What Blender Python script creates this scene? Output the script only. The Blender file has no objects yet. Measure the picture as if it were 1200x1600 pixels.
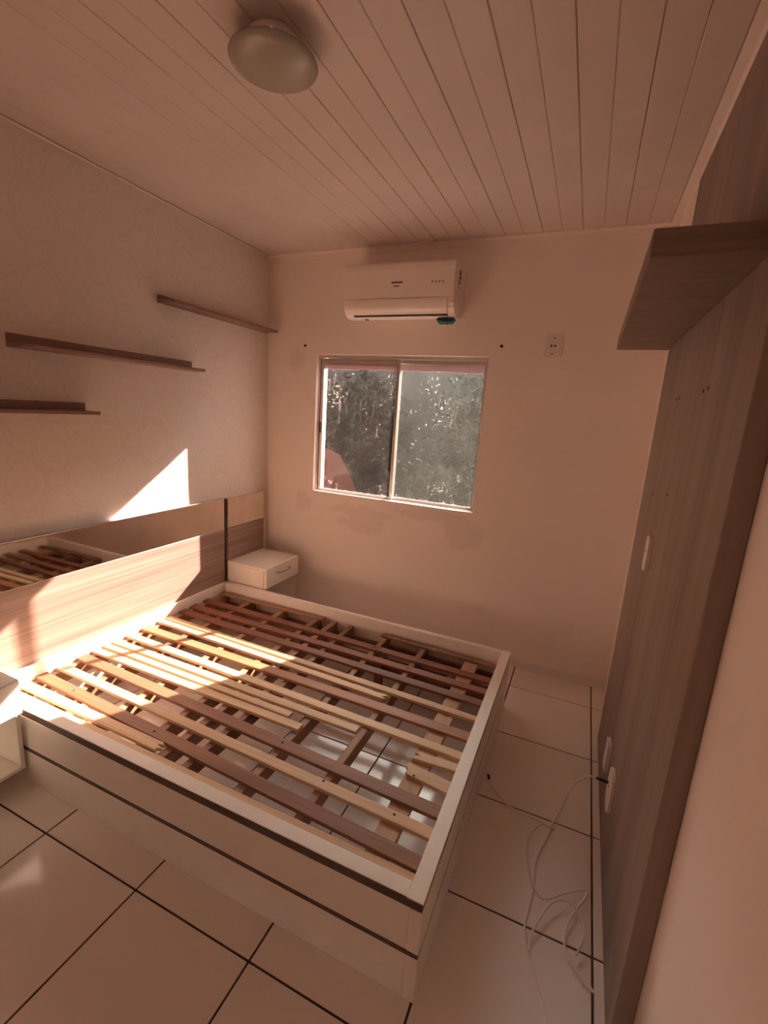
import bpy, bmesh, math, random
from mathutils import Vector, Matrix
random.seed(7)
scn = bpy.context.scene
COL = scn.collection

# ------------------------------------------------------------------ camera
F = 724.91
PITCH, ROLL, YAW = -0.2117, 0.0651, -0.3978
CAM = Vector((2.1795, -2.8602, 1.5419))
cy, sy = math.cos(YAW), math.sin(YAW)
cp, sp = math.cos(PITCH), math.sin(PITCH)
cr, sr = math.cos(ROLL), math.sin(ROLL)
fwd = Vector((sy * cp, cy * cp, sp))
right = Vector((cy, -sy, 0))
up = right.cross(fwd)
r2 = cr * right + sr * up
u2 = -sr * right + cr * up
cam = bpy.data.cameras.new('camera')
cam.sensor_fit = 'HORIZONTAL'
cam.sensor_width = 36.0
cam.lens = F / 1200 * 36.0
cam.clip_start = 0.02
cam_o = bpy.data.objects.new('camera', cam)
m = Matrix((r2, u2, -fwd)).transposed().to_4x4()
m.translation = CAM
cam_o.matrix_world = m
COL.objects.link(cam_o)
scn.camera = cam_o

# ------------------------------------------------------------------ light
SUN_DIR = Vector((-0.535, -1.0, -0.672)).normalized()
sun = bpy.data.lights.new('sun', 'SUN')
sun.energy = 45.0
sun.color = (1.0, 0.71, 0.585)
sun.angle = math.radians(0.6)
sun_o = bpy.data.objects.new('sun', sun)
sun_o.rotation_euler = SUN_DIR.to_track_quat('-Z', 'Y').to_euler()
sun_o.location = (4, 8, 6)
COL.objects.link(sun_o)

world = bpy.data.worlds.new('sky')
scn.world = world
world.use_nodes = True
wn = world.node_tree
wn.nodes['Background'].inputs[0].default_value = (1.0, 0.96, 0.90, 1)
wn.nodes['Background'].inputs[1].default_value = 13.0

scn.view_settings.view_transform = 'Standard'
scn.view_settings.look = 'None'
scn.view_settings.gamma = 1
scn.view_settings.use_curve_mapping = False
scn.view_settings.exposure = 0.86
scn.cycles.max_bounces = 14
scn.cycles.diffuse_bounces = 10
scn.cycles.glossy_bounces = 5
scn.cycles.transparent_max_bounces = 16
scn.cycles.sample_clamp_indirect = 0
scn.cycles.use_denoising = True

# ------------------------------------------------------------------ materials
def new_mat(name):
    mt = bpy.data.materials.new(name)
    mt.use_nodes = True
    nt = mt.node_tree
    b = nt.nodes['Principled BSDF']
    return mt, nt, b

def N(nt, t, **kw):
    n = nt.nodes.new(t)
    for k, v in kw.items():
        setattr(n, k, v)
    return n

def mathn(nt, op, a=None, b=None):
    n = nt.nodes.new('ShaderNodeMath')
    n.operation = op
    for i, v in enumerate((a, b)):
        if v is None:
            continue
        if isinstance(v, (int, float)):
            n.inputs[i].default_value = v
        else:
            nt.links.new(v, n.inputs[i])
    return n.outputs[0]

def ramp(nt, fac, stops):
    r = nt.nodes.new('ShaderNodeValToRGB')
    els = r.color_ramp.elements
    while len(els) < len(stops):
        els.new(0.5)
    for e, (p, c) in zip(els, stops):
        e.position = p
        e.color = (*c, 1) if len(c) == 3 else c
    nt.links.new(fac, r.inputs[0])
    return r.outputs[0]

def coords(nt, scale=(1, 1, 1), kind='Object', loc=(0, 0, 0)):
    tc = nt.nodes.new('ShaderNodeTexCoord')
    mp = nt.nodes.new('ShaderNodeMapping')
    mp.inputs['Scale'].default_value = scale
    mp.inputs['Location'].default_value = loc
    nt.links.new(tc.outputs[kind], mp.inputs[0])
    return mp.outputs[0]

def noise(nt, vec, scale, detail=4, rough=.5):
    n = nt.nodes.new('ShaderNodeTexNoise')
    n.inputs['Scale'].default_value = scale
    n.inputs['Detail'].default_value = detail
    n.inputs['Roughness'].default_value = rough
    nt.links.new(vec, n.inputs['Vector'])
    return n.outputs['Fac']

def bump(nt, b, h, strength=.1, dist=.002):
    n = nt.nodes.new('ShaderNodeBump')
    n.inputs['Strength'].default_value = strength
    n.inputs['Distance'].default_value = dist
    nt.links.new(h, n.inputs['Height'])
    nt.links.new(n.outputs[0], b.inputs['Normal'])

def plain(name, col, rough=.5, metal=0.0, spec=.5, var=.06, nscale=9, bmp=0.0):
    mt, nt, b = new_mat(name)
    f = noise(nt, coords(nt), nscale, 5)
    lo = tuple(c * (1 - var) for c in col)
    hi = tuple(min(1, c * (1 + var)) for c in col)
    nt.links.new(ramp(nt, f, [(.3, lo), (.7, hi)]), b.inputs['Base Color'])
    b.inputs['Roughness'].default_value = rough
    b.inputs['Metallic'].default_value = metal
    b.inputs['Specular IOR Level'].default_value = spec
    if bmp:
        bump(nt, b, noise(nt, coords(nt), 180, 3), bmp, .001)
    return mt

def wood(name, dark, light, axis, fine=70.0, along=1.6, rough=.45, streak=.5, ospread=0.0):
    """grain running along `axis` (0,1,2)"""
    mt, nt, b = new_mat(name)
    sc = [fine] * 3
    sc[axis] = along
    v = coords(nt, tuple(sc))
    if ospread:
        oi = N(nt, 'ShaderNodeObjectInfo')
        add = N(nt, 'ShaderNodeVectorMath', operation='ADD')
        comb = N(nt, 'ShaderNodeCombineXYZ')
        k = mathn(nt, 'MULTIPLY', oi.outputs['Random'], 97.0)
        for i in range(3):
            nt.links.new(k, comb.inputs[i])
        nt.links.new(v, add.inputs[0])
        nt.links.new(comb.outputs[0], add.inputs[1])
        v = add.outputs[0]
    f1 = noise(nt, v, 1.0, 5, .6)
    sc2 = [fine * .18] * 3
    sc2[axis] = along * .5
    f2 = noise(nt, coords(nt, tuple(sc2), loc=(3, 1, 7)), 1.0, 3)
    mix = mathn(nt, 'ADD', mathn(nt, 'MULTIPLY', f1, 1 - streak), mathn(nt, 'MULTIPLY', f2, streak))
    if ospread:
        mix = mathn(nt, 'ADD', mix, mathn(nt, 'MULTIPLY', mathn(nt, 'SUBTRACT', oi.outputs['Random'], .5), ospread))
    nt.links.new(ramp(nt, mix, [(.32, dark), (.68, light)]), b.inputs['Base Color'])
    b.inputs['Roughness'].default_value = rough
    bump(nt, b, f1, .12, .001)
    return mt

WALLC = (.925, .845, .80)
def wall_mat(name, stains=()):
    mt, nt, b = new_mat(name)
    v = coords(nt)
    base = ramp(nt, noise(nt, v, 2.2, 5), [(.3, tuple(c * .95 for c in WALLC)), (.7, WALLC)])
    if stains:
        nz = N(nt, 'ShaderNodeTexNoise')
        nz.inputs['Scale'].default_value = 9.0
        nz.inputs['Detail'].default_value = 3
        nt.links.new(v, nz.inputs['Vector'])
        sub = N(nt, 'ShaderNodeVectorMath', operation='SUBTRACT')
        sub.inputs[1].default_value = (.5, .5, .5)
        nt.links.new(nz.outputs['Color'], sub.inputs[0])
        scl = N(nt, 'ShaderNodeVectorMath', operation='SCALE')
        scl.inputs['Scale'].default_value = .16
        nt.links.new(sub.outputs[0], scl.inputs[0])
        wv = N(nt, 'ShaderNodeVectorMath', operation='ADD')
        nt.links.new(v, wv.inputs[0]); nt.links.new(scl.outputs[0], wv.inputs[1])
        tot = None
        for (x, z, rx, rz) in stains:
            mp = N(nt, 'ShaderNodeMapping')
            mp.inputs['Location'].default_value = (-x / rx, 0, -z / rz)
            mp.inputs['Scale'].default_value = (1 / rx, 0, 1 / rz)
            nt.links.new(wv.outputs[0], mp.inputs[0])
            ln = N(nt, 'ShaderNodeVectorMath', operation='LENGTH')
            nt.links.new(mp.outputs[0], ln.inputs[0])
            mr = N(nt, 'ShaderNodeMapRange')
            mr.inputs['From Min'].default_value = 1.25
            mr.inputs['From Max'].default_value = .85
            nt.links.new(ln.outputs['Value'], mr.inputs['Value'])
            o = mr.outputs[0]
            tot = o if tot is None else mathn(nt, 'MAXIMUM', tot, o)
        mx = N(nt, 'ShaderNodeMix', data_type='RGBA')
        nt.links.new(mathn(nt, 'MULTIPLY', tot, .45), mx.inputs['Factor'])
        nt.links.new(base, mx.inputs['A'])
        mx.inputs['B'].default_value = (WALLC[0] * .80, WALLC[1] * .76, WALLC[2] * .76, 1)
        base = mx.outputs['Result']
    nt.links.new(base, b.inputs['Base Color'])
    b.inputs['Roughness'].default_value = .6
    b.inputs['Specular IOR Level'].default_value = .3
    bump(nt, b, noise(nt, coords(nt), 55, 4), .12, .002)
    return mt

M = {}
M['wall'] = wall_mat('painted_wall')
M['wall_far'] = wall_mat('painted_wall_patched', [(.33, .86, .07, .06), (.80, .85, .26, .035), (.84, .78, .14, .06), (.72, .76, .10, .03),
                                                  (1.32, .90, .30, .03), (1.53, .80, .12, .10), (.24, 1.86, .06, .07)])

def wallpaper():
    mt, nt, b = new_mat('damask_wallpaper')
    tc = N(nt, 'ShaderNodeTexCoord')
    nz = N(nt, 'ShaderNodeTexNoise'); nz.inputs['Scale'].default_value = 26
    nt.links.new(tc.outputs['Object'], nz.inputs['Vector'])
    sx = N(nt, 'ShaderNodeSeparateXYZ'); nt.links.new(tc.outputs['Object'], sx.inputs[0])
    wob = mathn(nt, 'MULTIPLY', mathn(nt, 'SUBTRACT', nz.outputs['Fac'], .5), .045)
    u = mathn(nt, 'ADD', mathn(nt, 'DIVIDE', mathn(nt, 'ADD', sx.outputs['Y'], .358), .2595), wob)
    w = mathn(nt, 'ADD', mathn(nt, 'DIVIDE', mathn(nt, 'SUBTRACT', sx.outputs['Z'], 1.455), .316), wob)
    # pointed ovals on two interleaved grids
    def ovals(off):
        du = mathn(nt, 'SUBTRACT', mathn(nt, 'FRACT', mathn(nt, 'ADD', u, 20.5 + off)), .5)
        dw = mathn(nt, 'SUBTRACT', mathn(nt, 'FRACT', mathn(nt, 'ADD', w, 20.5 + off)), .5)
        f = mathn(nt, 'ADD', mathn(nt, 'POWER', mathn(nt, 'ABSOLUTE', mathn(nt, 'DIVIDE', du, .36)), 2.0),
                  mathn(nt, 'POWER', mathn(nt, 'ABSOLUTE', mathn(nt, 'DIVIDE', dw, .43)), 1.4))
        return f
    g = mathn(nt, 'MULTIPLY', mathn(nt, 'MINIMUM', ovals(0), ovals(.5)), .5)
    ring = ramp(nt, g, [(.0, (.2, .2, .2)), (.16, (.35, .35, .35)), (.30, (.05, .05, .05)), (.38, (.9, .9, .9)), (.46, (.15, .15, .15)), (.52, (.75, .75, .75)), (.58, (0, 0, 0))])
    fl = ramp(nt, noise(nt, coords(nt), 48, 2), [(.45, (0, 0, 0)), (.6, (1, 1, 1))])
    pat = mathn(nt, 'ADD', mathn(nt, 'MULTIPLY', ring, .75), mathn(nt, 'MULTIPLY', fl, .2))
    mx = N(nt, 'ShaderNodeMix', data_type='RGBA')
    nt.links.new(pat, mx.inputs['Factor'])
    mx.inputs['A'].default_value = (.80, .73, .68, 1)
    mx.inputs['B'].default_value = (.725, .655, .61, 1)
    nt.links.new(mx.outputs['Result'], b.inputs['Base Color'])
    nt.links.new(mathn(nt, 'ADD', mathn(nt, 'MULTIPLY', pat, .15), .45), b.inputs['Roughness'])
    bump(nt, b, mathn(nt, 'ADD', pat, mathn(nt, 'MULTIPLY', noise(nt, coords(nt), 220, 2), .3)), .2, .001)
    return mt
M['wallpaper'] = wallpaper()
M['ceiling'] = plain('white_pvc_lining', (.70, .62, .59), .42, var=.03, nscale=4)
M['groove'] = plain('dark_gap', (.46, .37, .33), .8)
M['trim'] = plain('white_pvc_trim', (.88, .79, .74), .4, var=.02)
M['grout'] = plain('brown_grout', (.085, .055, .042), .9, var=.25, nscale=14)
M['tile'] = plain('glossy_white_tile', (.83, .79, .755), .14, var=.03, nscale=3)
M['lacquer'] = plain('cream_white_board', (.87, .84, .78), .38, var=.03)
M['strip'] = wood('brown_strip_wood', (.07, .042, .032), (.13, .085, .065), 0, 60)
M['panel'] = wood('taupe_panel_wood', (.17, .122, .10), (.32, .24, .20), 2, 42, .8, .5, .6)
M['shelf_y'] = wood('taupe_shelf_wood', (.19, .105, .085), (.32, .20, .165), 1, 60, 1.2, .5)
M['shelf_x'] = wood('taupe_board_wood', (.15, .10, .08), (.26, .19, .155), 0, 46, 1.0, .5)
M['headboard'] = wood('headboard_wood', (.21, .135, .115), (.40, .29, .25), 1, 75, 1.1, .35, .45)
M['pine'] = wood('pale_pine_slat', (.46, .29, .17), (.66, .47, .29), 0, 60, 2, .6, .4, .25)
M['dark_slat'] = wood('red_brown_slat', (.16, .062, .036), (.30, .125, .07), 0, 60, 2, .6, .4, .25)
M['orange_slat'] = wood('orange_brown_slat', (.29, .125, .062), (.46, .22, .115), 0, 60, 2, .6, .4, .2)
M['brown_slat'] = wood('brown_slat', (.20, .085, .046), (.36, .165, .088), 0, 60, 2, .6, .4, .2)
M['bearer'] = wood('brown_bearer', (.20, .10, .06), (.40, .23, .14), 1, 60, 2, .65, .4, .3)
M['board_tan'] = wood('tan_board', (.36, .22, .12), (.50, .33, .20), 1, 60, 2, .65, .4, .1)
M['mirror'] = plain('bronze_mirror', (.78, .71, .63), .035, 1.0, var=.08, nscale=5)
M['alu'] = plain('brushed_aluminium', (.62, .58, .55), .32, .85, var=.05)
M['ac'] = plain('white_ac_plastic', (.90, .83, .79), .16, var=.015)
M['black'] = plain('black_plastic', (.018, .016, .016), .4)
M['darkmark'] = plain('dark_print', (.10, .06, .05), .6)
M['greymark'] = plain('grey_print', (.36, .28, .25), .6)
M['blueprint'] = plain('label_print_blue', (.12, .14, .18), .5)
M['paper'] = plain('white_sticker', (.72, .68, .64), .5)
M['plate'] = plain('white_plate_plastic', (.78, .73, .69), .35, var=.02)
M['cable'] = plain('white_cable_sheath', (.84, .78, .74), .45)
M['steel'] = plain('satin_steel', (.42, .36, .32), .3, .9)
M['rope'] = plain('green_tape', (.012, .16, .11), .4)
M['lampglass'] = plain('opal_glass', (.38, .36, .31), .25, var=.02)
M['hole'] = plain('dark_hole', (.02, .013, .01), .9)
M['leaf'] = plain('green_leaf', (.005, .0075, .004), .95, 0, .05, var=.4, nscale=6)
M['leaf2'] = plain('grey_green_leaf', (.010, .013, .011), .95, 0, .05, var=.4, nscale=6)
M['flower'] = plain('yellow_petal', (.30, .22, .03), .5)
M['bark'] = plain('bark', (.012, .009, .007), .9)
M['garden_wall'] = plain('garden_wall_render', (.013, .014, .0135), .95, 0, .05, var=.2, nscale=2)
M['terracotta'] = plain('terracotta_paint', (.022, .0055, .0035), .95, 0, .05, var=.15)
M['soil'] = plain('soil_ground', (.06, .05, .04), .95, 0, .05, var=.3)

def glass(name, tint, dirt, seed, dirtcol):
    mt = bpy.data.materials.new(name)
    mt.use_nodes = True
    nt = mt.node_tree
    nt.nodes.clear()
    out = N(nt, 'ShaderNodeOutputMaterial')
    tr = N(nt, 'ShaderNodeBsdfTransparent'); tr.inputs[0].default_value = (*tint, 1)
    tl = N(nt, 'ShaderNodeBsdfTranslucent'); tl.inputs[0].default_value = (*dirtcol, 1)
    df = N(nt, 'ShaderNodeBsdfDiffuse'); df.inputs[0].default_value = (*dirtcol, 1)
    m1 = N(nt, 'ShaderNodeMixShader'); m1.inputs[0].default_value = .45
    nt.links.new(tl.outputs[0], m1.inputs[1]); nt.links.new(df.outputs[0], m1.inputs[2])
    v = coords(nt, (1, 1, 1), 'Object', (seed, seed * 2, seed))
    film = ramp(nt, noise(nt, v, 5, 6, .65), [(.25, (dirt * .55,) * 3), (.75, (dirt * 1.5,) * 3)])
    # scraped paint specks
    sp_ = noise(nt, v, 62, 3, .55)
    cl = noise(nt, v, 6, 3)
    specks = ramp(nt, mathn(nt, 'ADD', sp_, mathn(nt, 'MULTIPLY', cl, .5)), [(.935, (0, 0, 0)), (.97, (.10, .10, .10))])
    # vertical drips
    vd = coords(nt, (46, 46, 5), 'Object', (seed * 3, 0, seed))
    drips = ramp(nt, mathn(nt, 'ADD', noise(nt, vd, 1, 2), mathn(nt, 'MULTIPLY', cl, .5)), [(.95, (0, 0, 0)), (1.0, (.03, .03, .03))])
    # masking strip left at the pane's top and edges
    tc = N(nt, 'ShaderNodeTexCoord'); sx = N(nt, 'ShaderNodeSeparateXYZ')
    nt.links.new(tc.outputs['Generated'], sx.inputs[0])
    wob = mathn(nt, 'MULTIPLY', mathn(nt, 'SUBTRACT', noise(nt, v, 9, 3), .5), .03)
    zt = mathn(nt, 'ADD', sx.outputs['Z'], wob)
    topb = ramp(nt, zt, [(.943, (0, 0, 0)), (.951, (.88, .88, .88))])
    ex = mathn(nt, 'ABSOLUTE', mathn(nt, 'SUBTRACT', sx.outputs['X'], .5))
    ez = mathn(nt, 'ABSOLUTE', mathn(nt, 'SUBTRACT', sx.outputs['Z'], .5))
    edge = mathn(nt, 'ADD', mathn(nt, 'MAXIMUM', ex, ez), mathn(nt, 'MULTIPLY', mathn(nt, 'SUBTRACT', noise(nt, v, 38, 3), .5), .06))
    edgeb = ramp(nt, edge, [(.488, (0, 0, 0)), (.505, (.08, .08, .08))])
    d = mathn(nt, 'MAXIMUM', mathn(nt, 'MAXIMUM', film, specks), mathn(nt, 'MAXIMUM', drips, edgeb))
    m2 = N(nt, 'ShaderNodeMixShader')
    nt.links.new(d, m2.inputs[0]); nt.links.new(tr.outputs[0], m2.inputs[1]); nt.links.new(m1.outputs[0], m2.inputs[2])
    gl = N(nt, 'ShaderNodeBsdfGlossy'); gl.inputs['Roughness'].default_value = .06
    fr = N(nt, 'ShaderNodeFresnel'); fr.inputs[0].default_value = 1.35
    m3 = N(nt, 'ShaderNodeMixShader')
    bt = N(nt, 'ShaderNodeBsdfTranslucent'); bt.inputs[0].default_value = (.030, .020, .021, 1)
    bd = N(nt, 'ShaderNodeBsdfDiffuse'); bd.inputs[0].default_value = (.42, .30, .31, 1)
    bs = N(nt, 'ShaderNodeAddShader')
    nt.links.new(bt.outputs[0], bs.inputs[0]); nt.links.new(bd.outputs[0], bs.inputs[1])
    m4 = N(nt, 'ShaderNodeMixShader')
    nt.links.new(topb, m4.inputs[0]); nt.links.new(m2.outputs[0], m4.inputs[1]); nt.links.new(bs.outputs[0], m4.inputs[2])
    nt.links.new(fr.outputs[0], m3.inputs[0]); nt.links.new(m4.outputs[0], m3.inputs[1]); nt.links.new(gl.outputs[0], m3.inputs[2])
    nt.links.new(m3.outputs[0], out.inputs[0])
    return mt
M['glass_a'] = glass('dirty_glass_dark', (.72, .69, .68), .0055, 1.0, (.82, .76, .74))
M['glass_b'] = glass('dirty_glass_hazy', (.72, .74, .72), .0105, 4.0, (.80, .82, .78))

# ------------------------------------------------------------------ helpers
def obj(name, bm, mat, parent=None, smooth=False):
    me = bpy.data.meshes.new(name)
    bm.normal_update()
    bm.to_mesh(me); bm.free()
    if smooth:
        for p in me.polygons:
            p.use_smooth = True
    me.materials.append(M[mat] if isinstance(mat, str) else mat)
    o = bpy.data.objects.new(name, me)
    COL.objects.link(o)
    if parent is not None:
        o.parent = parent
        o.matrix_parent_inverse = parent.matrix_world.inverted() if parent.type != 'EMPTY' else Matrix.Translation(-parent.location)
    return o

def tag(o, label, cat, group=None):
    o['label'] = label; o['category'] = cat
    if group: o['group'] = group
    return o

def thing(name, label, cat, loc=(0, 0, 0), group=None):
    o = bpy.data.objects.new(name, None)
    o.empty_display_size = .05
    o.location = loc
    COL.objects.link(o)
    return tag(o, label, cat, group)

def struct(o):
    o['kind'] = 'structure'
    return o

def addbox(bm, x0, x1, y0, y1, z0, z1, bev=0.0, seg=1):
    r = bmesh.ops.create_cube(bm, size=1)
    vs = r['verts']
    for v in vs:
        v.co = Vector(((x0 + x1) / 2 + v.co.x * (x1 - x0), (y0 + y1) / 2 + v.co.y * (y1 - y0), (z0 + z1) / 2 + v.co.z * (z1 - z0)))
    if bev:
        es = list({e for v in vs for e in v.link_edges})
        bmesh.ops.bevel(bm, geom=es, offset=bev, segments=seg, affect='EDGES', profile=.5)
    return bm

def box(name, x0, x1, y0, y1, z0, z1, mat, parent=None, bev=.0015, seg=1):
    bm = bmesh.new()
    addbox(bm, min(x0, x1), max(x0, x1), min(y0, y1), max(y0, y1), min(z0, z1), max(z0, z1), bev, seg)
    return obj(name, bm, mat, parent)

def tube(bm, pts, r, n=8):
    pts = [Vector(p) for p in pts]
    rings = []
    prev = None
    for i, p in enumerate(pts):
        a = pts[max(i - 1, 0)]; b = pts[min(i + 1, len(pts) - 1)]
        t = (b - a).normalized()
        if prev is None:
            ref = Vector((0, 0, 1)) if abs(t.z) < .9 else Vector((1, 0, 0))
            nrm = t.cross(ref).normalized()
        else:
            nrm = (prev - t * prev.dot(t)).normalized()
        prev = nrm
        bi = t.cross(nrm)
        rings.append([bm.verts.new(p + (nrm * math.cos(2 * math.pi * k / n) + bi * math.sin(2 * math.pi * k / n)) * r) for k in range(n)])
    for a, b in zip(rings, rings[1:]):
        for k in range(n):
            bm.faces.new((a[k], a[(k + 1) % n], b[(k + 1) % n], b[k]))
    bm.faces.new(rings[0][::-1]); bm.faces.new(rings[-1])
    return bm

def smooth_path(pts, n=6):
    pts = [Vector(p) for p in pts]
    out = []
    for i in range(len(pts) - 1):
        p0 = pts[max(i - 1, 0)]; p1 = pts[i]; p2 = pts[i + 1]; p3 = pts[min(i + 2, len(pts) - 1)]
        for k in range(n):
            t = k / n
            out.append(.5 * ((2 * p1) + (p2 - p0) * t + (2 * p0 - 5 * p1 + 4 * p2 - p3) * t * t + (-p0 + 3 * p1 - 3 * p2 + p3) * t ** 3))
    out.append(pts[-1])
    return out

def lathe(bm, prof, c, n=40):
    rings = []
    for r, z in prof:
        if r < 1e-5:
            rings.append([bm.verts.new((c[0], c[1], z))])
        else:
            rings.append([bm.verts.new((c[0] + r * math.cos(2 * math.pi * k / n), c[1] + r * math.sin(2 * math.pi * k / n), z)) for k in range(n)])
    for a, b in zip(rings, rings[1:]):
        for k in range(n):
            A = [a[k % len(a)], a[(k + 1) % n % len(a)]]; B = [b[(k + 1) % n % len(b)], b[k % len(b)]]
            f = []
            for v in A + B:
                if v not in f: f.append(v)
            if len(f) > 2:
                bm.faces.new(f)
    bmesh.ops.recalc_face_normals(bm, faces=bm.faces)
    return bm

def disc(bm, c, axis, r, depth, n=16):
    """closed short cylinder, centre c, along axis index, thickness depth"""
    mt = {0: Matrix.Rotation(math.pi / 2, 4, 'Y'), 1: Matrix.Rotation(math.pi / 2, 4, 'X'), 2: Matrix.Identity(4)}[axis]
    bmesh.ops.create_cone(bm, cap_ends=True, segments=n, radius1=r, radius2=r, depth=depth, matrix=Matrix.Translation(c) @ mt)
    return bm

def prism(bm, outline, axis, a, b, bev=0):
    """outline: list of 2D points in the two other axes (order x,y,z without axis)"""
    def P(p, t):
        q = list(p); q.insert(axis, t); return q
    v0 = [bm.verts.new(P(p, a)) for p in outline]
    v1 = [bm.verts.new(P(p, b)) for p in outline]
    n = len(outline)
    bm.faces.new(v0); bm.faces.new(v1[::-1])
    for k in range(n):
        bm.faces.new((v0[k], v1[k], v1[(k + 1) % n], v0[(k + 1) % n]))
    bmesh.ops.recalc_face_normals(bm, faces=bm.faces)
    return bm

def rrect(u0, u1, v0, v1, r, n=5):
    out = []
    for (cu, cv, a0) in ((u1 - r, v1 - r, 0), (u0 + r, v1 - r, 90), (u0 + r, v0 + r, 180), (u1 - r, v0 + r, 270)):
        for k in range(n + 1):
            a = math.radians(a0 + 90 * k / n)
            out.append((cu + r * math.cos(a), cv + r * math.sin(a)))
    return out

# ------------------------------------------------------------------ room shell
XR, YN, H = 2.485, -3.16, 2.534
WX0, WX1, WZ0, WZ1 = .405, 1.582, .950, 1.900     # window opening
WT = .15
floor = struct(box('floor', -.15, XR + .15, YN - .15, WT, -.12, -.004, 'grout', bev=0))
ts = .45
xs = [-.2894 + ts * i for i in range(8)]
ys = [.2079 - ts * j for j in range(10)]
for i in range(len(xs) - 1):
    for j in range(len(ys) - 1):
        g = .0034
        a, b_ = max(xs[i] + g, 0.0), min(xs[i + 1] - g, XR)
        c, d = max(ys[j + 1] + g, YN), min(ys[j] - g, 0.0)
        if b_ - a < .02 or d - c < .02: continue
        box('tile', a, b_, c, d, -.010, 0, 'tile', floor, .0012)

# far wall with the window hole
bm = bmesh.new()
addbox(bm, -.15, WX0, 0, WT, -.12, H + .12)
addbox(bm, WX1, XR + .15, 0, WT, -.12, H + .12)
addbox(bm, WX0, WX1, 0, WT, -.12, WZ0)
addbox(bm, WX0, WX1, 0, WT, WZ1, H + .12)
struct(obj('wall_far', bm, 'wall_far'))
struct(box('wall_left', -.15, 0, YN - .15, 0, -.12, H + .12, 'wallpaper', bev=0))
struct(box('wall_right', XR, XR + .15, YN - .15, 0, -.12, H + .12, 'wall', bev=0))
bm = bmesh.new()
DX0, DX1, DH = 1.20, 2.02, 2.10
addbox(bm, -.0, DX0, YN - .15, YN, -.12, H + .12)
addbox(bm, DX1, XR, YN - .15, YN, -.12, H + .12)
addbox(bm, DX0, DX1, YN - .15, YN, DH, H + .12)
struct(obj('wall_near', bm, 'wall'))  # unseen wall, added close behind the camera to bounce light into the room
door = struct(box('unseen_door_1', DX0 + .04, DX1 - .04, YN - .09, YN - .05, .006, DH - .04, 'lacquer'))  # unseen door added with the near wall, kept pale to bounce light
bm = bmesh.new()
addbox(bm, DX0, DX0 + .04, YN - .15, YN + .012, 0, DH, .002)
addbox(bm, DX1 - .04, DX1, YN - .15, YN + .012, 0, DH, .002)
addbox(bm, DX0 + .04, DX1 - .04, YN - .15, YN + .012, DH - .04, DH, .002)
obj('door_frame', bm, 'lacquer', door)
bm = bmesh.new()
tube(bm, [(DX0 + .10, YN - .05, 1.0), (DX0 + .10, YN - .0, 1.0), (DX0 + .21, YN - .0, 1.0)], .009)
obj('door_handle', bm, 'steel', door, True)

ceil = struct(box('ceiling', -.15, XR + .15, YN - .15, WT, H + .006, H + .12, 'groove', bev=0))
p0, dp = .0123, .0997
k = 0
edges = [0.0] + [p0 + dp * i for i in range(0, 25)] + [XR]
for i in range(len(edges) - 1):
    a, b_ = edges[i], edges[i + 1]
    if b_ - a < .02: continue
    g = .0010 if i % 2 else .0004
    g2 = .0004 if i % 2 else .0010
    bm = bmesh.new()
    # a plank with a chamfered long edge
    zt = H + .008
    out = [(a + g, zt), (a + g, H + .002), (a + g + .0025, H), (b_ - g2 - .0025, H), (b_ - g2, H + .002), (b_ - g2, zt)]
    prism(bm, out, 1, YN, -.0)
    obj('plank', bm, 'ceiling', ceil)

def cove(name, axis, pts, a, b):
    bm = bmesh.new()
    prism(bm, pts, axis, a, b)
    return struct(obj(name, bm, 'trim'))
cove('trim_1', 0, [(0, H), (-.034, H), (-.034, H - .006), (-.012, H - .012), (-.008, H - .030), (0, H - .030)], .0, XR)
cove('trim_2', 1, [(XR, H), (2.405, H), (2.405, H - .008), (2.432, H - .014), (2.440, H - .026), (XR, H - .026)], YN, -.034)
cove('trim_3', 1, [(0, H), (.006, H), (.004, H - .003), (.002, H - .006), (0, H - .007)], YN, -.034)

# tile skirting on the far wall
base = struct(thing('baseboard_far', 'strip of white tile skirting along the foot of the window wall', 'baseboard', (1.2, 0, 0)))
del base['category'], base['label']
for i in range(len(xs) - 1):
    a, b_ = max(xs[i] + .002, 0), min(xs[i + 1] - .002, XR)
    if b_ > a + .02:
        box('skirting_tile', a, b_, -.008, 0, 0.0, .053, 'tile', base, .001)

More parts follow.
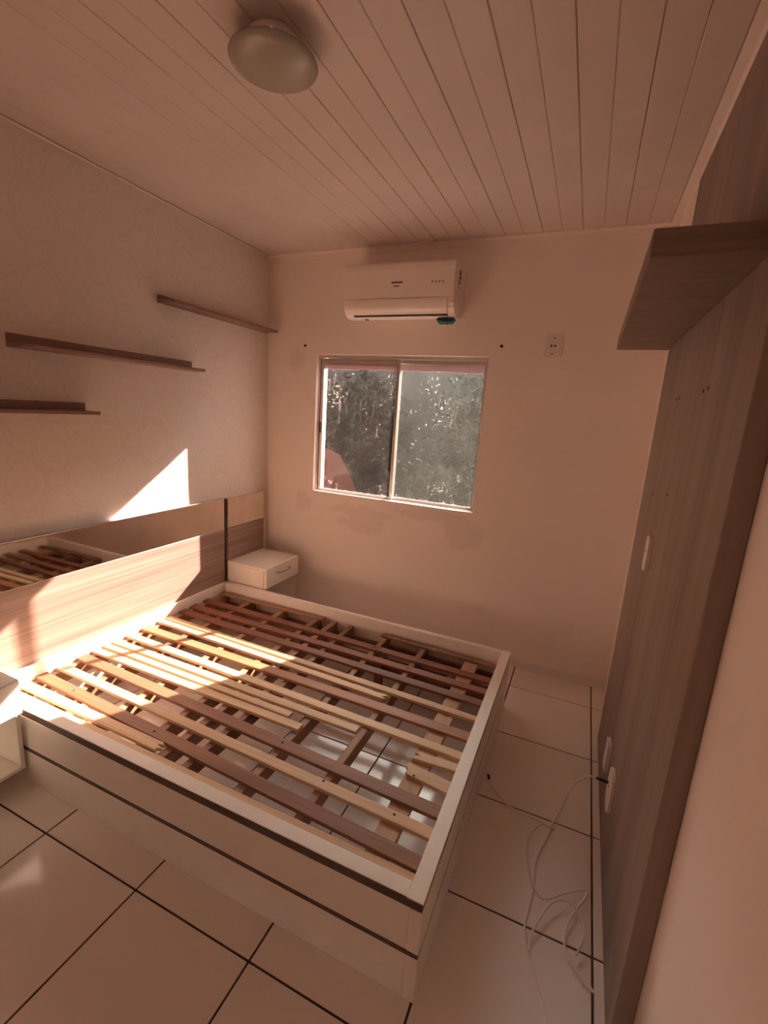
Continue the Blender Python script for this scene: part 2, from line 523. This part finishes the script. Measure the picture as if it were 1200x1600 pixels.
# ------------------------------------------------------------------ window
win = struct(thing('window_1', 'aluminium sliding window with two dirty panes', 'window', (1.0, .07, WZ0)))
del win['category'], win['label']
FY0, FY1 = .035, .105
ft = .012
box('window_frame', WX0, WX0 + ft, FY0, FY1, WZ0, WZ1, 'alu', win)
box('window_frame', WX1 - ft, WX1, FY0, FY1, WZ0, WZ1, 'alu', win)
box('window_frame', WX0 + ft, WX1 - ft, FY0, FY1, WZ1 - .020, WZ1, 'alu', win)
box('window_frame', WX0 + ft, WX1 - ft, FY0, FY1, WZ0, WZ0 + .007, 'alu', win)
box('window_sill', WX0, WX1, .0, FY0, WZ0, WZ0 + .006, 'trim', win)
box('track', WX0 + ft, WX1 - ft, .066, .070, WZ0 + .007, WZ0 + .016, 'alu', win, .0008)
def sash(x0, x1, y0, y1, gmat, latch):
    s = .019
    z0, z1 = WZ0 + .009, WZ1 - .022
    sh = box('sash', x0, x0 + s, y0, y1, z0, z1, 'alu', win)
    box('stile', x1 - s, x1, y0, y1, z0, z1, 'alu', sh)
    box('rail', x0 + s, x1 - s, y0, y1, z1 - .024, z1, 'alu', sh)
    box('rail', x0 + s, x1 - s, y0, y1, z0, z0 + .013, 'alu', sh)
    ym = (y0 + y1) / 2
    box('pane', x0 + s - .004, x1 - s + .004, ym - .002, ym + .002, z0 + .010, z1 - .020, gmat, sh, 0)
    if latch:
        box('latch', x0 + .004, x0 + .016, y0 - .012, y0, 1.37, 1.45, 'black', sh, .003, 2)
sash(WX0 + ft + .001, 1.005, .044, .062, 'glass_a', True)
sash(.985, WX1 - ft - .001, .074, .092, 'glass_b', False)

# ------------------------------------------------------------------ outside
struct(box('ground', -6, 8, WT + .001, 9, -.35, -.15, 'soil', bev=0))
gw = tag(box('garden_wall', -4, 6, 4.3, 4.45, -.15, 3.5, 'garden_wall', bev=.01), 'grey rendered garden wall outside behind the bushes', 'wall')  # height raised beyond view to keep the bushes in shade
bm = bmesh.new()
prism(bm, [(-1.02, -.15), (-.50, -.15), (-.50, .42), (-.62, .66), (-.80, .95), (-1.02, 1.02)], 1, 2.2, 2.6)
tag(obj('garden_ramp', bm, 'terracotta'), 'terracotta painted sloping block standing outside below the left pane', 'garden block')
def bush(name, label, x, y, z0, h, r, mat, n, flowers=0, seed=1):
    rnd = random.Random(seed)
    t = thing(name, label, 'bush', (x, y, z0), 'bushes outside the window')
    bm = bmesh.new()
    for i in range(n):
        th = rnd.uniform(0, 2 * math.pi); ph = math.acos(rnd.uniform(-1, 1)); rr = r * rnd.uniform(.35, 1) 
        c = Vector((x + rr * math.sin(ph) * math.cos(th), y + rr * .7 * math.sin(ph) * math.sin(th), z0 + h * .55 + h * .45 * (rr / r) * math.cos(ph)))
        L = rnd.uniform(.07, .16)
        q = Matrix.Rotation(rnd.uniform(0, 6.28), 3, 'Z') @ Matrix.Rotation(rnd.uniform(-1.2, 1.2), 3, 'X')
        a = [Vector((0, 0, 0)), Vector((L * .28, L * .45, .01)), Vector((0, L, 0)), Vector((-L * .28, L * .45, .01))]
        bm.faces.new([bm.verts.new(c + q @ p) for p in a])
    o = obj('foliage', bm, mat, t); o['kind'] = 'stuff'
    bm = bmesh.new()
    for i in range(5):
        tx, ty = rnd.uniform(-.5, .5) * r, rnd.uniform(-.4, .4) * r
        tube(bm, [(x + tx * .15, y + ty * .15, z0), (x + tx * .5, y + ty * .5, z0 + h * .4), (x + tx, y + ty, z0 + h * .8)], .014, 6)
    obj('stem', bm, 'bark', t)
    for i in range(flowers):
        bm = bmesh.new()
        c = (x + rnd.uniform(-.6, .6) * r, y - .7 * r, z0 + h * rnd.uniform(.4, .7))
        bmesh.ops.create_icosphere(bm, subdivisions=1, radius=.035, matrix=Matrix.Translation(c))
        obj('flower', bm, 'flower', t)
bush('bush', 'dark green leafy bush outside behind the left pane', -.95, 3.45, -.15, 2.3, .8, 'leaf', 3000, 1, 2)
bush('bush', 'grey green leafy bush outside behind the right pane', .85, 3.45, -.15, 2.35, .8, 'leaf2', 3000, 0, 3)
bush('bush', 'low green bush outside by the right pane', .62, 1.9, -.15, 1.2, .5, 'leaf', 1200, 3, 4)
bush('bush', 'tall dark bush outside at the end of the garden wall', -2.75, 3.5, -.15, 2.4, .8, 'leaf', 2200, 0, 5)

# ------------------------------------------------------------------ bed
BX0, BX1, BYN, BYF, BH = .0305, 1.967, -1.930, -.480, .334
bed = thing('bed_frame', 'large cream white bed frame without mattress, bare wooden slats inside', 'bed', (1.0, -1.2, 0))
RT = .045
SL = .275
def bboard(name, a, b, mat, parent=bed, bev=.0015):
    return box(name, a[0], b[0], a[1], b[1], a[2], b[2], mat, parent, bev)
# top caps
bboard('top_rail', (BX0, BYN, BH - .0035), (BX1 - RT, BYN + RT, BH), 'lacquer')
bboard('top_rail', (BX0, BYF - .028, BH - .0035), (BX1 - RT, BYF, BH), 'lacquer')
bboard('top_rail', (BX1 - RT, BYN - .002, BH - .0035), (BX1 + .001, BYF + .001, BH + .001), 'lacquer')
bboard('head_rail', (BX0, BYN + RT, .10), (BX0 + .016, BYF - .028, BH), 'lacquer')
# side and foot cores
bboard('side_core', (BX0, BYN + .018, .004), (BX1 - RT, BYN + RT, BH - .0035), 'lacquer')
bboard('side_core', (BX0, BYF - .028, .004), (BX1 - RT, BYF - .018, BH - .0035), 'lacquer')
bboard('foot_core', (BX1 - RT, BYN + .018, .004), (BX1 - .018, BYF - .018, BH - .0035), 'lacquer')
for z0, z1, nm in ((.302, BH - .0035, 'strip'), (.147, .165, 'strip')):
    bboard('recess_strip', (BX0, BYN + .0015, z0), (BX1 - .002, BYN + .018, z1), 'strip', bed, 0)
    bboard('recess_strip', (BX1 - .018, BYN + .018, z0), (BX1 - .002, BYF - .002, z1), 'strip', bed, 0)
for z0, z1 in ((.165, .302), (.0, .147)):
    bboard('side_board', (BX0, BYN, z0), (BX1 - .036, BYN + .018, z1), 'lacquer')
    bboard('corner_post', (BX1 - .0355, BYN - .001, z0), (BX1 - .0005, BYN + .018, z1), 'lacquer')
    bboard('foot_board', (BX1 - .018, BYN + .0185, z0), (BX1, BYF, z1), 'lacquer')
    bboard('side_board', (BX0, BYF - .018, z0), (BX1 - .0185, BYF, z1), 'lacquer')

def plank(name, xa, ya, xb, yb, w, z0, z1, mat, broken=None, parent=bed):
    """plank from (xa,ya) to (xb,yb); `broken` roughens 'a' or 'b' ends"""
    bm = bmesh.new()
    d = Vector((xb - xa, yb - ya, 0)); L = d.length; d.normalize()
    n = Vector((-d.y, d.x, 0))
    def end(flag, s0):
        if not flag: return [(s0, -w / 2), (s0, w / 2)]
        j = []
        for q in range(6):
            j.append((s0 + random.uniform(-.018, .018), -w / 2 + w * q / 5))
        return j
    A = end(broken and 'a' in broken, 0); B = end(broken and 'b' in broken, L)
    poly = A[::-1] + B
    pts = [Vector((xa, ya, 0)) + d * s + n * t for s, t in poly]
    lo = [bm.verts.new((p.x, p.y, z0)) for p in pts]
    hi = [bm.verts.new((p.x, p.y, z1)) for p in pts]
    bm.faces.new(hi); bm.faces.new(lo[::-1])
    for q in range(len(pts)):
        r = (q + 1) % len(pts)
        bm.faces.new((lo[q], lo[r], hi[r], hi[q]))
    bmesh.ops.recalc_face_normals(bm, faces=bm.faces)
    bmesh.ops.bevel(bm, geom=[e for e in bm.edges if abs(e.verts[0].co.z - z1) < 1e-6 and abs(e.verts[1].co.z - z1) < 1e-6], offset=.0015, segments=1, affect='EDGES')
    return obj(name, bm, mat, parent)

XA, XB = .048, 1.919
TH = .013
slats = [
    (XA + .01, -.545, .857, -.532, .036, 'bearer', 'b'), (1.256, -.538, XB, -.560, .034, 'bearer', 'a'),
    (XA, -.690, XB, -.712, .047, 'dark_slat', None), (XA, -.797, XB, -.818, .047, 'dark_slat', None),
    (XA, -.884, XB, -.920, .047, 'dark_slat', None),
    (XA + .005, -.995, XB, -1.044, .038, 'pine', None), (XA, -1.047, 1.503, -1.092, .038, 'pine', 'b'),
    (XA, -1.150, XB, -1.172, .054, 'orange_slat', None), (XA, -1.250, XB, -1.296, .043, 'pine', None),
    (XA, -1.332, 1.491, -1.347, .041, 'pine', None), (XA, -1.385, 1.20, -1.398, .035, 'pine', None),
    (XA, -1.440, 1.280, -1.445, .041, 'pine', None),
    (XA, -1.512, XB, -1.582, .053, 'orange_slat', None), (XA, -1.612, XB, -1.670, .043, 'pine', None),
    (XA, -1.700, XB, -1.780, .051, 'orange_slat', None), (XA, -1.775, .883, -1.782, .043, 'pine', 'b'),
    (1.757, -1.372, XB, -1.362, .043, 'pine', 'a'), (1.752, -1.450, XB, -1.470, .056, 'pine', 'a'),
    (.10, -1.851, XB, -1.849, .068, 'pine', None),
]
for i, (xa, ya, xb, yb, w, mt, br) in enumerate(slats):
    if mt == 'orange_slat' and i in (12, 14): mt = 'brown_slat'
    plank('slat', xa, ya, xb, yb, w, SL - TH, SL, mt if mt in M else 'orange_slat', br)
# bearers run across under the slats
for x, w, mt in ((.070, .03, 'bearer'), (.290, .034, 'bearer'), (.552, .032, 'bearer'), (.800, .032, 'bearer'), (.912, .034, 'bearer'),
                 (1.028, .030, 'bearer'), (1.270, .030, 'bearer'), (1.507, .030, 'bearer')):
    plank('bearer', x, BYN + RT, x, BYF - .028, w, .203, SL - TH, mt)
plank('bearer', 1.780, BYN + RT, 1.780, BYF - .028, .072, .237, SL - TH, 'board_tan')
plank('beam', XA, -.640, XB, -.640, .03, .115, .203, 'dark_slat')
for x in (.334, .757, 1.29, 1.70):
    box('support_leg', x - .022, x + .022, -.685, -.655, 0, .203, 'dark_slat', bed)
plank('beam', XA, BYF - .040, XB, BYF - .040, .022, .120, .203, 'dark_slat')
plank('beam', XA, BYN + RT + .012, XB, BYN + RT + .012, .022, .120, .203, 'dark_slat')
# nail heads on the slats
for i, (x, y) in enumerate([(1.27, -.705), (1.507, -.813), (1.03, -1.31), (1.27, -1.555), (1.507, -1.645), (.80, -1.735), (.29, -1.71), (1.78, -1.475), (1.78, -1.66)]):
    bm = bmesh.new(); disc(bm, (x, y, SL + .0004), 2, .0045, .0012, 10)
    obj('nail', bm, 'hole', bed)

# ------------------------------------------------------------------ headboard
hb = thing('headboard', 'wide wood grain headboard with a bronze mirror band along its top', 'headboard', (0, -1.2, 0))
HY0, HY1 = -1.935, -.491
box('wood_panel', .002, .0295, HY0, HY1, .10, .700, 'headboard', hb)
box('mirror_band', .002, .028, HY0, HY1, .706, .910, 'mirror', hb, .001)
box('edge_trim', .002, .0298, HY0, HY1, .7005, .7055, 'alu', hb, .0006)
box('edge_trim', .002, .0298, HY0, HY1, .9105, .914, 'alu', hb, .0006)
wing = thing('headboard_side_panel', 'narrow wood panel with mirror band behind the nightstand in the corner', 'headboard', (0, -.27, 0))
box('wood_panel', .002, .030, -.458, -.076, .10, .702, 'headboard', wing)
box('mirror_band', .002, .030, -.458, -.076, .706, .908, 'mirror', wing, .001)
box('gap_shade_strip', .002, .010, -.4905, -.4600, .10, .905, 'strip', hb, 0)  # dark strip painting the shade of the gap between headboard and side panel
box('edge_trim', .002, .031, -.4595, -.4582, .706, .908, 'alu', wing, .0003)

def nightstand(label, y0, y1, loc):
    t = thing('nightstand', label, 'nightstand', loc, 'white nightstands beside the bed')
    z0, z1, d0, d1 = .082, .474, .032, .350
    box('top_panel', d0, d1, y0, y1, z1 - .016, z1, 'lacquer', t)
    box('side_panel', d0, d1 - .016, y0, y0 + .016, z0, z1 - .0165, 'lacquer', t)
    box('side_panel', d0, d1 - .016, y1 - .016, y1, z0, z1 - .0165, 'lacquer', t)
    box('back_panel', d0, d0 + .012, y0 + .0165, y1 - .0165, z0, z1 - .0165, 'lacquer', t)
    box('bottom_panel', d0 + .0125, d1 - .016, y0 + .0165, y1 - .0165, z0, z0 + .016, 'lacquer', t)
    box('drawer_box', d0 + .0125, d1 - .017, y0 + .0165, y1 - .0165, .338, z1 - .017, 'lacquer', t)
    dr = box('drawer_front', d1 - .012, d1 + .006, y0 + .001, y1 - .001, .334, z1 - .003, 'lacquer', t, .003, 2)
    ym = (y0 + y1) / 2
    pts = [(d1 + .006, ym - .072, .420), (d1 + .022, ym - .066, .420), (d1 + .028, ym - .03, .416), (d1 + .028, ym + .03, .416), (d1 + .022, ym + .066, .420), (d1 + .006, ym + .072, .420)]
    bm = bmesh.new(); tube(bm, smooth_path(pts, 4), .0042, 8)
    obj('handle', bm, 'steel', dr, True)
    return t
nightstand('white one drawer nightstand in the corner under the window wall', -.466, -.088, (.19, -.277, .082))
nightstand('white nightstand with open niche standing in full sun', -2.320, -1.942, (.19, -2.13, .082))

# ------------------------------------------------------------------ wall shelves
def ledge(label, ya, yb, zb, zt, d=.118):
    t = thing('wall_shelf', label, 'shelf', (0, (ya + yb) / 2, zb), 'narrow shelves on the wallpapered wall')
    box('back_ledge', .001, .016, ya, yb, zb + .0155, zt, 'shelf_y', t)
    box('shelf_board', .001, d, ya, yb, zb, zb + .015, 'shelf_y', t)
ledge('narrow brown wall shelf highest on the wallpaper, reaching the corner', -.945, -.048, 2.030, 2.070)
ledge('narrow brown wall shelf at middle height on the wallpaper', -1.680, -.730, 1.702, 1.756)
ledge('narrow brown wall shelf lowest on the wallpaper above the headboard', -2.30, -1.382, 1.446, 1.495)

# ------------------------------------------------------------------ air conditioner
AX0, AX1 = .705, 1.397
ac = thing('air_conditioner', 'white split air conditioner mounted above the window', 'air conditioner', (1.05, 0, 2.10))
prof = [(0, 2.118), (-.100, 2.092), (-.140, 2.096), (-.168, 2.112), (-.186, 2.135), (-.196, 2.160), (-.200, 2.188)]
prof2 = prof + [(-.200, 2.345), (-.196, 2.365), (-.186, 2.378), (-.172, 2.383), (0, 2.383)]
bm = bmesh.new(); prism(bm, prof2, 0, AX0, AX1)
bmesh.ops.bevel(bm, geom=[e for e in bm.edges if abs(e.verts[0].co.x - e.verts[1].co.x) < 1e-6], offset=.003, segments=2, affect='EDGES')
obj('body', bm, 'ac', ac)
bm = bmesh.new()
fp = [(-.2005, 2.190), (-.2065, 2.190), (-.2075, 2.20), (-.2065, 2.345), (-.201, 2.372), (-.188, 2.385), (-.180, 2.3865), (-.180, 2.3835), (-.1865, 2.3785), (-.1965, 2.3655), (-.2005, 2.345)]
prism(bm, fp, 0, AX0 + .001, AX1 - .004)
obj('front_panel', bm, 'ac', ac)
# flap following the lower curve
def arc_off(pts, o):
    out = []
    for i, p in enumerate(pts):
        a = Vector(pts[max(i - 1, 0)]); b = Vector(pts[min(i + 1, len(pts) - 1)])
        t = (b - a).normalized(); nn = Vector((-t.y, t.x))
        out.append((p[0] + nn.x * o, p[1] + nn.y * o))
    return out
fl = [(-.196, 2.160), (-.1985, 2.173), (-.200, 2.186)]
low = [(-.168, 2.112), (-.179, 2.123), (-.186, 2.135), (-.192, 2.147)] + fl
outer = arc_off(low, .0075)
inner = arc_off(low, .0015)
bm = bmesh.new(); prism(bm, outer + inner[::-1], 0, AX0 + .055, AX1 - .040)
obj('flap', bm, 'ac', ac)
bm = bmesh.new()
s0 = arc_off([(-.150, 2.100), (-.160, 2.105), (-.170, 2.113)], .0008)
prism(bm, s0 + [(-.165, 2.118), (-.155, 2.11)], 0, AX0 + .055, AX1 - .042)
obj('outlet_slot', bm, 'black', ac)
# printed marks
def marks(name, mat, rects, y):
    for (x0, x1, z0, z1) in rects:
        box(name, x0, x1, y - .0006, y, z0, z1, mat, ac, 0)
bx = 1.018
for wds, z, h in (((.012, .008, .007, .009, .006, .008, .007), 2.268, .010), ((.008, .006, .007, .006), 2.250, .007)):
    x = bx if h > .008 else bx + .016
    for q in wds:
        box('logo_letter', x, x + q, -.2082, -.2068, z, z + h, 'darkmark', ac, 0)
        x += q + .0018
for q in range(4):
    x = 1.262 + q * .0205
    bm = bmesh.new(); prism(bm, rrect(x, x + .009, 2.262, 2.274, .002, 2), 1, -.2080, -.2068)
    obj('display_icon', bm, 'greymark', ac)
box('small_print', 1.235, 1.285, -.1485, -.1470, 2.0985, 2.1035, 'darkmark', ac, 0)
# label on the end cap
st = box('side_label', AX1 - .001, AX1 + .0008, -.150, -.085, 2.235, 2.350, 'paper', ac, 0)
for (ya, yb, za, zb, mt) in ((-.142, -.100, 2.315, 2.343, 'blueprint'), (-.125, -.092, 2.302, 2.314, 'darkmark'), (-.142, -.120, 2.265, 2.298, 'blueprint'), (-.110, -.092, 2.275, 2.293, 'greymark'), (-.138, -.118, 2.242, 2.255, 'greymark')):
    box('label_print', AX1 + .0008, AX1 + .0014, ya, yb, za, zb, mt, st, 0)
box('clip', .82, .84, -.128, -.112, 2.086, 2.094, 'greymark', ac, 0)
# green string bundle hanging at the lower right corner
rnd = random.Random(5)
pts = []
for q in range(46):
    t = q / 45
    pts.append((1.335 + .045 * math.cos(q * 1.55) + rnd.uniform(-.012, .012), -.110 + .028 * math.sin(q * 1.1) + rnd.uniform(-.006, .006), 2.078 + .010 * math.sin(q * 2.3)))
pts[0] = (1.37, -.09, 2.092); pts[-1] = (1.31, -.12, 2.092)
bm = bmesh.new(); tube(bm, smooth_path(pts, 3), .0045, 6)
tag(obj('cord_bundle', bm, 'rope', None, True), 'tangle of green cord hanging under the air conditioner', 'cord')

# ------------------------------------------------------------------ ceiling lamp
LC = (1.227, -1.600)
lamp = thing('ceiling_lamp', 'round unlit opal glass ceiling lamp', 'lamp', (LC[0], LC[1], H))
bm = bmesh.new(); lathe(bm, [(0, H), (.070, H), (.072, H - .006), (.072, H - .050), (0, H - .050)], LC)
obj('lamp_base', bm, 'plate', lamp, True)
bm = bmesh.new()
lathe(bm, [(0, H - .048), (.085, H - .048), (.112, H - .050), (.121, H - .053), (.123, H - .057), (.120, H - .062), (.110, H - .068), (.090, H - .074), (.06, H - .078), (.03, H - .080), (0, H - .081)], LC, 56)
obj('lamp_shade', bm, 'lampglass', lamp, True)
for a in (1.1, 3.2, 5.3):
    bm = bmesh.new()
    c = Vector((LC[0] + .120 * math.cos(a), LC[1] + .120 * math.sin(a), H - .051))
    bmesh.ops.create_uvsphere(bm, u_segments=10, v_segments=6, radius=.006, matrix=Matrix.Translation(c))
    obj('clip_screw', bm, 'plate', lamp, True)

# ------------------------------------------------------------------ right wall: wood panel and shelf
PX = 2.440
pn = thing('wall_panel', 'tall taupe wood grain television panel on the wall', 'wall panel', (XR, -1.15, 0))
box('panel_board', PX, XR, -1.805, -.510, .0, 2.508, 'panel', pn, .002)
for (y, z) in ((-.973, 1.648), (-1.02, 1.650), (-1.38, 1.649), (-1.43, 1.652), (-.83, 1.30), (-1.14, 1.34)):
    bm = bmesh.new(); disc(bm, (PX - .0002, y, z), 0, .0055, .0016, 10)
    obj('screw_hole', bm, 'hole', pn)
sh = box('overhead_shelf', 2.241, PX, -1.742, -.500, 1.873, 1.925, 'shelf_x', None, .002)
tag(sh, 'thick dark wood shelf jutting from the top of the taupe panel', 'shelf')

def wplate(name, label, y0, y1, z0, z1, r, th, holes, group='plates on the taupe panel'):
    t = thing(name, label, 'wall plate', (PX, (y0 + y1) / 2, z0), group)
    bm = bmesh.new(); prism(bm, rrect(y0, y1, z0, z1, r, 7), 0, PX - th, PX)
    obj('plate', bm, 'plate', t)
    for (y, z, rr) in holes:
        bm = bmesh.new(); disc(bm, (PX - th - .0001, y, z), 0, rr, .0014, 12)
        obj('hole', bm, 'hole', t)
wplate('cover_plate', 'white rounded cover plate halfway up the taupe panel', -1.045, -.975, 1.045, 1.172, .022, .012, [(-1.0, 1.112, .006)])
wplate('cover_plate', 'white square cover plate low on the panel beside the round one', -1.010, -.935, .186, .308, .010, .014, [(-.975, .275, .003)])
wplate('outlet_plate', 'white oval outlet plate low on the panel with a plugged cable', -1.240, -1.125, .175, .335, .056, .010, [(-1.150, .258, .005), (-1.175, .262, .004)])

# far wall outlet
t = thing('wall_outlet', 'white wall outlet beside the window', 'outlet', (1.935, 0, 1.90))
bm = bmesh.new(); prism(bm, rrect(1.887, 1.980, 1.900, 2.017, .010), 1, -.010, 0)
obj('plate', bm, 'plate', t)
bm = bmesh.new(); prism(bm, rrect(1.905, 1.962, 1.930, 1.990, .008), 1, -.0125, -.010)
obj('socket', bm, 'plate', t)
for (x, z, r) in ((1.924, 1.960, .0055), (1.944, 1.959, .0055)):
    bm = bmesh.new(); disc(bm, (x, -.0126, z), 1, r, .001, 12); obj('pin_hole', bm, 'hole', t)
for (x, z) in ((1.936, 2.0), (1.932, 1.918)):
    bm = bmesh.new(); disc(bm, (x, -.0101, z), 1, .004, .001, 12); obj('screw', bm, 'hole', t)

def plug(label, c, axis, r=.008):
    bm = bmesh.new(); disc(bm, c, axis, r, .008, 14)
    bmesh.ops.bevel(bm, geom=[e for e in bm.edges], offset=.0015, segments=1, affect='EDGES')
    tag(obj('wall_plug', bm, 'hole'), label, 'wall plug', 'wall plugs')
plug('small dark wall plug above the window near the wall shelf', (.310, -.003, 1.955), 1)
plug('small dark wall plug above the window on the outlet side', (1.649, -.003, 1.958), 1, .009)
plug('dark hook in the narrow wall strip beside the taupe panel', (XR - .003, -.215, 1.608), 0, .012)

# ------------------------------------------------------------------ cables
def px(u, v, z=.0045):
    d = fwd + r2 * ((u - 600) / F) + u2 * ((800 - v) / F)
    return CAM + d * ((z - CAM.z) / d.z)
# floor positions read off the photograph once, in metres on the floor plane
R = .0036
main = [(888.7, 1245.6), (874.7, 1268), (863.4, 1285), (855, 1307.5), (843.7, 1327), (836.7, 1347), (834.7, 1372), (831, 1397.5), (824, 1425.6), (819.8, 1448), (822.6, 1473), (829.7, 1499), (838, 1524), (845, 1549), (852, 1572), (857.8, 1600), (862, 1625), (866, 1655)]
cb = thing('antenna_cable', 'white cable plugged into the panel and trailing over the floor tiles', 'cable', (2.3, -1.3, 0))
lead = [(PX - .050, -1.150, .262), (PX - .085, -1.148, .250), (PX - .125, -1.150, .190), (PX - .150, -1.162, .085)]
p = px(*main[0]); 
pts = lead + [tuple(Vector(px(*q))) for q in main[1:]]
bm = bmesh.new(); tube(bm, smooth_path(pts, 5), R, 8)
obj('cable_sheath', bm, 'cable', cb, True)
bm = bmesh.new(); tube(bm, [(PX - .052, -1.150, .2615), (PX - .030, -1.150, .2585), (PX - .012, -1.150, .258)], .0055, 10)
obj('plug_body', bm, 'black', cb, True)
loop = [(771, 1230), (793, 1257), (813, 1269.5), (840, 1280), (858, 1290), (866, 1294.5), (858, 1291), (846.6, 1288), (832.5, 1297.6), (824, 1313), (823.5, 1335.6), (828.3, 1366.5), (835.3, 1389), (846.6, 1403), (860.6, 1403), (877.5, 1397.5), (900, 1392.4), (917, 1391), (914, 1403), (902.8, 1418.6), (891.6, 1434), (883, 1453.7), (881.7, 1476), (888.7, 1498.7), (902.8, 1518.4), (919, 1538), (928, 1552)]
lc = thing('loose_cable', 'white loose cable with a black tip lying in loops on the tiles', 'cable', (2.1, -1.2, 0))
pts = [px(*q, z=.0038 + (.0078 if 3 <= i <= 13 or i > 15 else .003)) for i, q in enumerate(loop)]
pts = [px(764.5, 1217, .018)] + pts
bm = bmesh.new(); tube(bm, smooth_path(pts, 5), .0034, 8)
obj('cable_sheath', bm, 'cable', lc, True)
bm = bmesh.new(); tube(bm, [px(763, 1211, .020), px(764.5, 1218, .017)], .0055, 10)
obj('plug_tip', bm, 'black', lc, True)
arc = [(826, 1484), (828, 1468), (832.5, 1453.7), (843.7, 1434), (857.8, 1414), (873.3, 1406.5), (888.7, 1410), (902.8, 1424), (911, 1448), (911, 1468), (900, 1493)]
bm = bmesh.new(); tube(bm, smooth_path([px(*q, z=.0195 if 2 < i < 10 else .0125) for i, q in enumerate(arc)], 5), .0034, 8)
tag(obj('cable_offcut', bm, 'cable', None, True), 'short white cable piece bent in an arch over the looped cable', 'cable')
